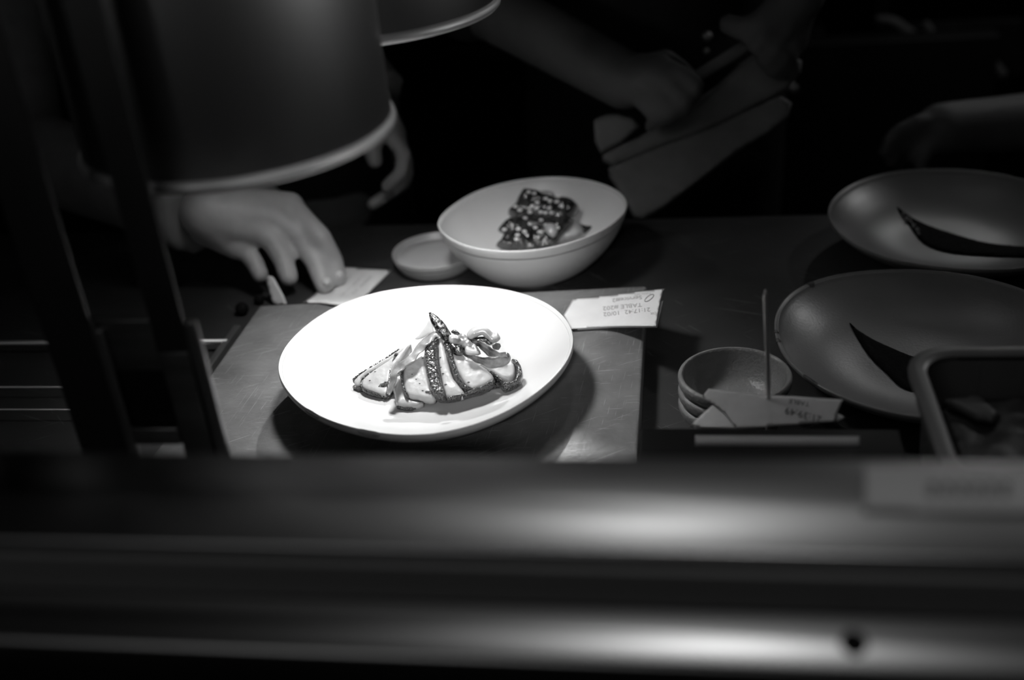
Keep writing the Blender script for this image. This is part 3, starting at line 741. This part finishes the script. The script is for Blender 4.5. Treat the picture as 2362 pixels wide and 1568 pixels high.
# ================================================================ plastic tub
tb = empty('food_tub', (.31, .70, 0), 'translucent ribbed plastic tub of dark food at the lower right corner', 'tub')
X0, X1, Y0, Y1, TZ = .163, .50, .62, .802, .14
def rrect(x0, x1, y0, y1, r, z, n=8):
    out = []
    for cx, cy, a0 in ((x1-r, y1-r, 0), (x0+r, y1-r, pi/2), (x0+r, y0+r, pi), (x1-r, y0+r, 1.5*pi)):
        for k in range(n+1): t = a0+pi/2*k/n; out.append(Vector((cx+r*cos(t), cy+r*sin(t), z)))
    return out
def loft(rings, close=True):
    V, Fc = [], []; n = len(rings[0])
    for r in rings: V += r
    for i in range(len(rings)-1):
        for k in range(n): k2 = (k+1) % n; Fc.append([i*n+k, i*n+k2, (i+1)*n+k2, (i+1)*n+k])
    if close: Fc.append(list(range(n))[::-1]); Fc.append([(len(rings)-1)*n+k for k in range(n)])
    return V, Fc
def rr_(ins, z, r=.035): return rrect(X0+ins, X1-ins, Y0+ins, Y1-ins, max(.005, r-ins*.6), z)
v, f = loft([rr_(.020, .0), rr_(.017, .01), rr_(.010, TZ-.02), rr_(.010, TZ-.004), rr_(.0125, TZ-.004), rr_(.0125, TZ-.02), rr_(.0195, .012), rr_(.022, .004)]); build('body', v, f, 'plastic', tb, sharp=50)
v, f = loft([rr_(.010, TZ-.006), rr_(.0, TZ-.008), rr_(-.0005, TZ-.004), rr_(.0, TZ-.001), rr_(.003, TZ), rr_(.009, TZ), rr_(.0125, TZ-.002), rr_(.0125, TZ-.006), rr_(.010, TZ-.006)], False); build('rim', v, f, 'plastic', tb, sharp=60)
for k in range(8):
    x = X0+.055+k*.032
    v, f = boxg(x, x+.0018, Y1-.0140, Y1-.0124, .03, TZ-.008, .0004); build('rib', v, f, 'plastic', tb)
for k in range(4):
    y = Y0+.035+k*.034
    v, f = boxg(X0+.0124, X0+.0140, y, y+.0018, .03, TZ-.008, .0004); build('rib', v, f, 'plastic', tb)
v, f = sheetg([(q.x*1000, q.y*1000) for q in rr_(.024, 0)], lambda x, y: Vector((x/1000, y/1000, .106)), Z, .004, .06, 8, 7, amp=.006, freq=40)
tag(build('dark_food', v, f, 'dark_food'), 'dark chopped food filling the plastic tub', 'food', kind='stuff')
tag(sheet('grey_wedge', [(2168,925),(2260,915),(2310,960),(2290,975),(2250,968)], lambda x, y: P(x, y, .1125), Z, .004, .004, 12, 7, 'grey_food', amp=.001, freq=50), 'dull grey wedge lying on the dark food in the tub', 'food')

# ================================================================ small things behind the board, under the hand
for k, (px, py, r, lab) in enumerate(((558, 712, .008, 'small dark glossy bead nearest the board corner, left of the hand'), (598, 690, .0065, 'small dark glossy bead farther back, just below the little finger'))):
    p = P(px, py, r); v, f = sphereg(p, r, 24, 16); tag(build('glass_bead', v, f, 'sauce_black'), lab, 'bead')
cs = sheet('curled_paper_strip', [(613,640),(628,637),(640,655),(662,700),(650,702),(632,702),(620,672)], onplane(P(640, 700, .004), Vector((-.2, -.9, .4)).normalized()), Vector((-.2, -.9, .4)).normalized(), .001, .001, 4, 5, 'paper_grey', sm=2)
tag(cs, 'narrow curled grey strip standing below the reaching hand', 'strip')

# ================================================================ people
H = 1/S
def hand(wr, knuck, fingers, thumb, r0=.024, fr=.0105):
    """wrist point, 4 knuckles, 4 finger chains (points after knuckle), thumb chain"""
    g = []
    for k in knuck:
        g += limb([wr, wr.lerp(k, .5), k], [r0*.9, r0*.75, fr*1.45])
    for a, b in zip(knuck, knuck[1:]):
        g += limb([a, b], [fr*1.3, fr*1.3]); g += limb([wr.lerp(a, .6), wr.lerp(b, .6)], [fr*1.5, fr*1.5])
    for i, (k, fg) in enumerate(zip(knuck, fingers)):
        sc_ = (1., 1.03, .98, .86)[i]
        ps = [k]+fg; rs = [fr*1.25*sc_]+[fr*sc_*(1.08-.08*j) for j in range(len(fg))]
        g += limb(ps, rs)
    g += limb([wr.lerp(knuck[0], .25)]+thumb, [r0*.75]+[fr*(1.5-.18*j) for j in range(len(thumb))])
    return g
def torso(cx, cy, zp, zs_, hw, lean=0., fat=1.):
    """pelvis, waist, chest, neck, head"""
    g = []
    for z, w, d, dy in ((zp-.06, .20, .15, 0), (zp+.05, .20, .145, 0), (zp+.2, .175, .13, -lean*.3), (zp+.36, .19, .14, -lean*.6), (zs_-.12, .215, .145, -lean*.9), (zs_-.02, .19, .11, -lean)):
        g.append(sphereg((cx, cy+dy, z), 1, 28, 18, (w*fat, d*fat, .15)))
    g += limb([Vector((cx, cy-lean, zs_)), Vector((cx, cy-lean-.02, zs_+.13))], [.075, .066])
    hz = zs_+.30; hc = (cx, cy-lean-.045, hz)
    g.append(sphereg(hc, 1, 28, 20, (.092, .112, .135)))
    g.append(sphereg((cx, cy-lean-.10, hz-.085), 1, 18, 12, (.052, .05, .05)))
    g += limb([Vector((cx, cy-lean-.155, hz+.02)), Vector((cx, cy-lean-.178, hz-.025))], [.011, .017])
    for s in (-1, 1):
        g.append(sphereg((cx+s*.093, cy-lean-.035, hz-.01), 1, 12, 8, (.012, .022, .034)))
    g += limb([Vector((cx-.022, cy-lean-.146, hz-.065)), Vector((cx+.022, cy-lean-.146, hz-.065))], [.009, .009])
    return g, hc
def legs(cx, cy, zp):
    g = []
    for s in (-1, 1):
        g += limb([Vector((cx+s*.10, cy, zp)), Vector((cx+s*.115, cy-.01, zp-.52)), Vector((cx+s*.115, cy+.02, FZ+.10))], [.105, .072, .052])
        g += limb([Vector((cx+s*.115, cy+.03, FZ+.05)), Vector((cx+s*.125, cy-.17, FZ+.036))], [.048, .034])
    return g
def person(name, label, cx, cy, lean, armR, armL, handR, handL, skin, cloth, vox, sleeveR=.93, sleeveL=.93, cvox=.011, rF=.036, zp=.02, zs_=.62):
    root = empty(name, (cx, cy, FZ), label, 'person')
    g, hc = torso(cx, cy, zp, zs_, .2, lean)
    g += legs(cx, cy, zp)
    for arm in (armR, armL):
        if arm: g += limb(arm, [.062, .047, rF*.78])
    g += handR+handL
    body = remeshed('body', join(*g), skin, root, vox, 5)
    # clothing: shirt and trousers, slightly larger shells
    c = []
    for z, w, d, dy in ((zp-.08, .215, .165, 0), (zp+.05, .215, .16, 0), (zp+.2, .19, .145, -lean*.3), (zp+.36, .205, .155, -lean*.6), (zs_-.12, .23, .16, -lean*.9), (zs_-.03, .205, .125, -lean)):
        c.append(sphereg((cx, cy+dy, z), 1, 28, 18, (w, d, .155)))
    for arm, sl in ((armR, sleeveR), (armL, sleeveL)):
        if not arm: continue
        s0, e0, w0 = arm
        c += limb([s0, e0], [.078, .064])
        if sl > 0:
            n = 5; pts = [e0.lerp(w0, sl*k/n) for k in range(n+1)]
            c += limb(pts[:-1], [.064-.014*k/n for k in range(n)]); c.append(tubeg([pts[-2], pts[-1]], [.054, .057], 24))
    remeshed('shirt', join(*c), cloth, root, cvox, 3)
    t = []
    for s in (-1, 1):
        t += limb([Vector((cx+s*.10, cy, zp-.02)), Vector((cx+s*.115, cy-.01, zp-.52)), Vector((cx+s*.115, cy+.02, FZ+.13))], [.122, .092, .075])
    t.append(sphereg((cx, cy, zp-.04), 1, 20, 14, (.218, .166, .14)))
    remeshed('trousers', join(*t), 'shirt_black', root, .016, 3)
    remeshed('hair', join(sphereg((hc[0], hc[1]+.018, hc[2]+.025), 1, 28, 20, (.099, .115, .128)), sphereg((hc[0], hc[1]+.05, hc[2]-.03), 1, 20, 14, (.085, .08, .10))), 'hair', root, .012, 2)
    ap = []
    for s in (-1, 1):
        o = build('eye', *sphereg((hc[0]+s*.034, hc[1]-.104, hc[2]+.008), .012, 14, 10), 'ink_dark', body)
    for z, w in ((zs_-.25, .16), (zp+.1, .2)): pass
    return root, body

# --- person 1 : hand reaching onto the ticket
wr = P(478, 490, .105); 
K = [P(668, 478, .088), P(628, 503, .086), P(590, 530, .078), P(547, 560, .062)]
Fg = [[P(738, 548, .062), P(766, 598, .032), P(778, 640, .0125)],
      [P(690, 543, .064), P(728, 603, .036), P(748, 655, .0125)],
      [P(627, 553, .066), P(652, 595, .046), P(666, 638, .026)],
      [P(571, 584, .052), P(588, 606, .042), P(600, 633, .030)]]
TH = [P(590, 470, .060)+Vector((0, .03, 0)), P(660, 530, .035)+Vector((0, .03, 0)), P(705, 585, .018)+Vector((0, .02, 0))]
h1 = hand(wr, K, Fg, TH, .037, .0134)+limb([P(480, 520, .085), P(545, 566, .062)], [.026, .018])
elR = Q(40, 345, 1.42); shR = Vector((-1.0, 1.62, .55))
wl = Q(872, 262, 1.47); KL = [Q(893, 300, 1.45), Q(905, 290, 1.46), Q(915, 305, 1.475), Q(915, 320, 1.49)]
def z4(x, y, yy): return Q(300+x/3.374, 300+y/3.374, yy)
FL = [[z4(2135, 190, 1.43), z4(2110, 330, 1.42), z4(2000, 435, 1.42)], [z4(2150, 260, 1.44), z4(2125, 380, 1.435), z4(2060, 460, 1.43)],
      [z4(2155, 330, 1.46), z4(2120, 430, 1.45), z4(1890, 575, 1.44)], [z4(2120, 330, 1.48), z4(2080, 440, 1.475), z4(1990, 520, 1.47)]]
TL = [z4(1900, 60, 1.43), z4(1880, 150, 1.42), z4(1905, 235, 1.42)]
h2 = hand(wl, KL, FL, TL, .026, .0098)
elL = Q(700, 0, 1.60); shL = Vector((-.44, 1.70, .62))
p1, b1 = person('person', 'person in a grey jacket reaching one hand onto the ticket at left', -.68, 1.72, .06, (shR, elR, wr), (shL, elL, wl), h1, h2, 'skin', 'jacket', .0036, .965, .9)
for (px, py, zz, nx) in ((783, 634, .0185, 1), (753, 650, .0185, 1)):
    p = P(px, py, zz); v, f = sphereg(p, .0072, 16, 10, (.8, .9, .75)); build('fingernail', v, f, 'nail', b1)

# --- person 2 : both hands on the folded towel
def z3(x, y, yy): return Q(1350+x/2.334, y/2.334, yy)
wr2 = Q(1440, 185, 1.44); K2 = [z3(400, 350, 1.41), z3(350, 390, 1.40), z3(300, 440, 1.40), z3(260, 500, 1.41)]
F2 = [[z3(520, 400, 1.39), z3(600, 460, 1.385), z3(590, 520, 1.395)], [z3(450, 450, 1.385), z3(540, 540, 1.38), z3(530, 590, 1.39)],
      [z3(380, 510, 1.385), z3(460, 600, 1.38), z3(440, 640, 1.39)], [z3(320, 570, 1.39), z3(380, 640, 1.385), z3(350, 680, 1.395)]]
T2 = [z3(430, 330, 1.44), z3(500, 370, 1.455), z3(560, 420, 1.455)]
hh1 = hand(wr2, K2, F2, T2, .033, .0105)
wl2 = Q(1835, -15, 1.47); K3 = [z3(1020, 130, 1.44), z3(1070, 150, 1.44), z3(1110, 190, 1.45), z3(1130, 230, 1.46)]
F3 = [[z3(960, 200, 1.425), z3(920, 250, 1.425)], [z3(1020, 260, 1.425), z3(970, 320, 1.43)], [z3(1070, 290, 1.43), z3(1010, 370, 1.435)], [z3(1100, 320, 1.44), z3(1050, 400, 1.445)]]
T3 = [z3(940, 130, 1.44), z3(850, 160, 1.44), z3(770, 130, 1.445)]
hh2 = hand(wl2, K3, F3, T3, .032, .0115)
xc = Q(1500, 0, 1.85).x
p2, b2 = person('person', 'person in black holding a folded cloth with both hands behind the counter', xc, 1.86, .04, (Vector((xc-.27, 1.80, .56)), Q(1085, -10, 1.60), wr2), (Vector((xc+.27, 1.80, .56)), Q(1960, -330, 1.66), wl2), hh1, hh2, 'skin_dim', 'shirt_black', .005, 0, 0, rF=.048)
for (px, py) in ((1631, 84), (1629, 118)):
    p = Q(px, py, 1.66 if py < 100 else 1.665); v, f = sphereg(p, .0072 if py < 100 else .004, 20, 12); build('button', v, f, 'button', p2)

# folded towel
NT = Vector((.1, -.9, .42)).normalized()
tw = empty('folded_cloth', tuple(Q(1560, 330, 1.42)), 'pale folded cloth hanging diagonally from the hands of the person in black', 'cloth')
pT = onplane(Q(1560, 330, 1.425), NT)
sheet('fold', [(1403,388),(1480,352),(1640,290),(1802,222),(1817,272),(1700,352),(1590,435),(1482,508),(1450,480),(1420,430)], pT, NT, .004, .004, 14, 9, 'towel', tw, sm=2, amp=.004, freq=14)
sheet('fold', [(1388,352),(1470,318),(1560,262),(1650,200),(1760,110),(1850,140),(1830,190),(1790,222),(1640,296),(1500,350),(1412,385)], pT, NT, .008, .003, 22, 9, 'towel', tw, sm=2, amp=.005, freq=14)
sheet('fold', [(1370,290),(1378,272),(1425,262),(1476,292),(1386,354)], onplane(Q(1420, 300, 1.415), NT), NT, .004, .003, 10, 8, 'towel', tw, sm=2)
v, f = tubeg([pT(1590, 190)+NT*.020, pT(1680, 135)+NT*.022, pT(1762, 82)+NT*.020], [.010, .011, .009], 16, flat=.7, sub=5)
build('rolled_edge', v, f, 'towel', tw)

# --- person 3 : dim forearm at the right
wr3 = Q(2170, 300, 1.62); K4 = [Q(2120, 285, 1.60), Q(2100, 300, 1.60), Q(2090, 320, 1.60), Q(2085, 340, 1.61)]
F4 = [[Q(2075, 300, 1.59), Q(2050, 325, 1.58)], [Q(2060, 320, 1.59), Q(2040, 350, 1.58)], [Q(2065, 345, 1.59), Q(2055, 375, 1.585)], [Q(2075, 360, 1.6), Q(2070, 390, 1.6)]]
T4 = [Q(2150, 320, 1.6), Q(2135, 350, 1.59), Q(2125, 380, 1.585)]
x3 = 1.27
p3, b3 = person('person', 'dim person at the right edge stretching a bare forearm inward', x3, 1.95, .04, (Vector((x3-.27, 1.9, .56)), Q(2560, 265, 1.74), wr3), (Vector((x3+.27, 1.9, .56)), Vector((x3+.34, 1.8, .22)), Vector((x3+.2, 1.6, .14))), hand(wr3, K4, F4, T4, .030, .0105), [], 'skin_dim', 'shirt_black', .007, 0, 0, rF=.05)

# ================================================================ dim kitchen behind
sh = empty('wall_shelf', (.9, 2.6, FZ), 'dark steel shelving unit in the background at upper right', 'shelf')
e0 = Q(2010, 50, 2.5); e1 = Q(2420, .8, .12)
v, f = boxg(e0.x, 1.9, 2.5, 2.95, e1.z-.012, e1.z+.012, .004); build('shelf_board', v, f, 'kitchen_steel', sh)
for x in (e0.x+.01, 1.85):
    v, f = boxg(x, x+.03, 2.52, 2.55, FZ, e1.z+.3, .002); build('upright', v, f, 'panel_black', sh)
v, f = boxg(e0.x, 1.9, 2.5, 2.95, FZ+.3, FZ+.33, .004); build('shelf_board', v, f, 'kitchen_steel', sh)
def z7(x, y, yy): return Q(1900+x/3.92, y/3.92, yy)
v1 = tubeg([z7(470, 170, 2.44), z7(620, 200, 2.44), z7(760, 300, 2.44), z7(880, 400, 2.44), z7(1010, 430, 2.44)], [.006, .012, .013, .011, .006], 12, sub=6)
v2 = tubeg([z7(920, 200, 2.42), z7(980, 340, 2.42), z7(1080, 460, 2.42), z7(1200, 505, 2.42), z7(1350, 470, 2.42), z7(1480, 570, 2.42), z7(1620, 690, 2.42)], [.006, .013, .019, .016, .011, .018, .012], 12, sub=6)
clg = empty('hanging_cloth', tuple(z7(1000, 700, 2.45)), 'dark cloth draped from the background shelf at upper right, sheen built in as paler folds', 'cloth')
build('fold', *v1, 'towel', clg); build('fold', *v2, 'towel', clg)  # sheen lines of the dark cloth, put in as paler tubes
sheet('panel', [(2020,55),(2360,40),(2362,190),(2330,190),(2240,130),(2190,140),(2120,165),(2030,160)], lambda x, y: Q(x, y, 2.46), Vector((0, -1, 0)), .004, .004, 10, 16, 'shirt_black', clg)
bk = empty('kitchen_bench', (-.5, 2.9, FZ), 'dark back bench with a pale steel container, behind the people', 'bench')
box('bench_top', -1.6, .3, 2.6, 3.3, -.12, -.08, 'panel_black', bk, bev=.004)
for x in (-1.55, .22): box('leg', x, x+.04, 2.63, 2.67, FZ, -.12, 'panel_black', bk, bev=.002)
for x in (-1.55, .22): box('leg', x, x+.04, 3.2, 3.24, FZ, -.12, 'panel_black', bk, bev=.002)
c0 = Q(1018, 385, 2.75); c1 = Q(1166, 300, 2.75)
cb = empty('steel_container', ((c0.x+c1.x)/2, 2.83, -.08), 'faint rectangular steel container in the dark between the two people', 'container')
box('body', c0.x, c1.x, 2.75, 2.95, -.08, -.08+(c1.z-c0.z)*.8, 'kitchen_steel', cb, bev=.004)
box('lid', c0.x-.004, c1.x+.004, 2.745, 2.955, -.08+(c1.z-c0.z)*.8, -.08+(c1.z-c0.z)*.9, 'kitchen_steel', cb, bev=.003)
r0 = Q(1828, 214, 2.3)
kn = empty('oven', (r0.x, 2.6, FZ), 'dark oven front with a small round knob, right of the folded cloth', 'oven')
box('body', r0.x-.1, r0.x+.40, 2.33, 2.39, FZ, r0.z+.09, 'panel_black', kn, bev=.006)
v, f = sphereg((r0.x, 2.322, r0.z), .013, 20, 12, (1, .8, 1)); build('knob', v, f, 'button', kn)

# ================================================================ light
wd = bpy.data.worlds.new('World'); sc.world = wd; wd.use_nodes = True
wd.node_tree.nodes['Background'].inputs[0].default_value = (1, 1, 1, 1); wd.node_tree.nodes['Background'].inputs[1].default_value = .0032
def area(name, loc, tgt, size, power, spread=180):
    l = bpy.data.lights.new(name, 'AREA'); l.shape = 'DISK'; l.size = size*S; l.energy = power; l.spread = radians(spread)
    o = bpy.data.objects.new(name, l); link(o); o.location = Vector(loc)*S
    d = (Vector(tgt)-Vector(loc)); o.rotation_euler = d.to_track_quat('-Z', 'Y').to_euler(); return o
# kitchen ceiling downlight whose glint shows on the rail
g0 = P(1500, 1220, .27); dd = ray(1500, 1220).normalized(); rf = Vector((dd.x, dd.y, -dd.z))
kl = g0+rf*2.0
sl = bpy.data.lights.new('heat_lamp_beam', 'SPOT'); sl.energy = 5.8; sl.spot_size = radians(86); sl.spot_blend = 1.; sl.shadow_soft_size = .03
so = bpy.data.objects.new('heat_lamp_beam', sl); link(so); so.location = Vector((L2[0], L2[1], .378+.068))*S; so.rotation_euler = (radians(-3), radians(-2), 0)
s2l = bpy.data.lights.new('kitchen_spot', 'SPOT'); s2l.energy = 75.; s2l.spot_size = radians(15); s2l.spot_blend = .7; s2l.shadow_soft_size = .012
s2o = bpy.data.objects.new('kitchen_spot', s2l); link(s2o); s2o.location = Vector((-.20, 2.3, 1.08))*S; s2o.rotation_euler = (Vector((-.245, .90, .05))-Vector((-.20, 2.3, 1.08))).to_track_quat('-Z', 'Y').to_euler()
s3l = bpy.data.lights.new('bowl_fill_spot', 'SPOT'); s3l.energy = 36.; s3l.spot_size = radians(11.5); s3l.spot_blend = 1.; s3l.shadow_soft_size = .05  # unseen spot added to brighten the front of the bowl
s3o = bpy.data.objects.new('bowl_fill_spot', s3l); link(s3o); s3o.location = Vector((-.05, -.35, .85))*S; s3o.rotation_euler = (Vector((-.22, 1.13, .01))-Vector((-.05, -.35, .85))).to_track_quat('-Z', 'Y').to_euler()
area('shelf_light', (1.45, 2.55, 1.25), (.15, 1.1, 0), .08, .30, 80)
area('shelf_light', (.85, 3.1, .98), (.15, 1.1, 0), .07, .10, 80)
area('rail_glint_light', kl+Vector((.02, 0, .42)), g0, .22, .095, 50)
area('rail_glint_light', kl+Vector((-.72, 0, 0)), P(750, 1130, .27), .4, .045, 50)  # second light added for the glow further left on the rail
area('shelf_fill_light', (.72, 2.05, 1.0), (.85, 2.45, .35), .1, .16, 110)  # unseen light added to lift the shelf and hanging cloth
area('rail_fill_light', (-.7, -1.0, 1.7), (-.3, .8, .1), 1.4, .8, 140)  # large fill added to lift the left rail and the riser
area('rail_downlight', (.06, .44, 1.9), (.06, .40, .25), .05, .062, 40)
area('kitchen_ceiling_light', (.3, 2.2, 1.9), (.2, 1.3, 0), .5, .15)
area('dining_light', (2.3, .72, 1.0), (-.3, .78, .75), .25, .36, 22)
area('dining_light', (-1.45, -.85, 1.2), (-.3, .8, .8), .35, .22, 24)

# ================================================================ camera
cd = bpy.data.cameras.new('Camera'); cam = bpy.data.objects.new('Camera', cd); link(cam)
cam.matrix_world = Matrix.Translation(CAM*S) @ RC.to_4x4()
cd.sensor_width = 36.; cd.sensor_fit = 'HORIZONTAL'; cd.lens = 36*F/2362
cd.clip_start = .01; cd.clip_end = 50
cd.dof.use_dof = True; cd.dof.focus_distance = 1.075*S
cd.dof.aperture_fstop = (cd.lens/1000)/(.0165*S)
cd.dof.aperture_blades = 0
sc.camera = cam
sc.view_settings.view_transform = 'Standard'; sc.view_settings.look = 'None'
sc.view_settings.exposure = 0; sc.view_settings.gamma = 1; sc.view_settings.use_curve_mapping = False
sc.cycles.use_denoising = True
sc.cycles.sample_clamp_indirect = 4
sc.cycles.max_bounces = 8
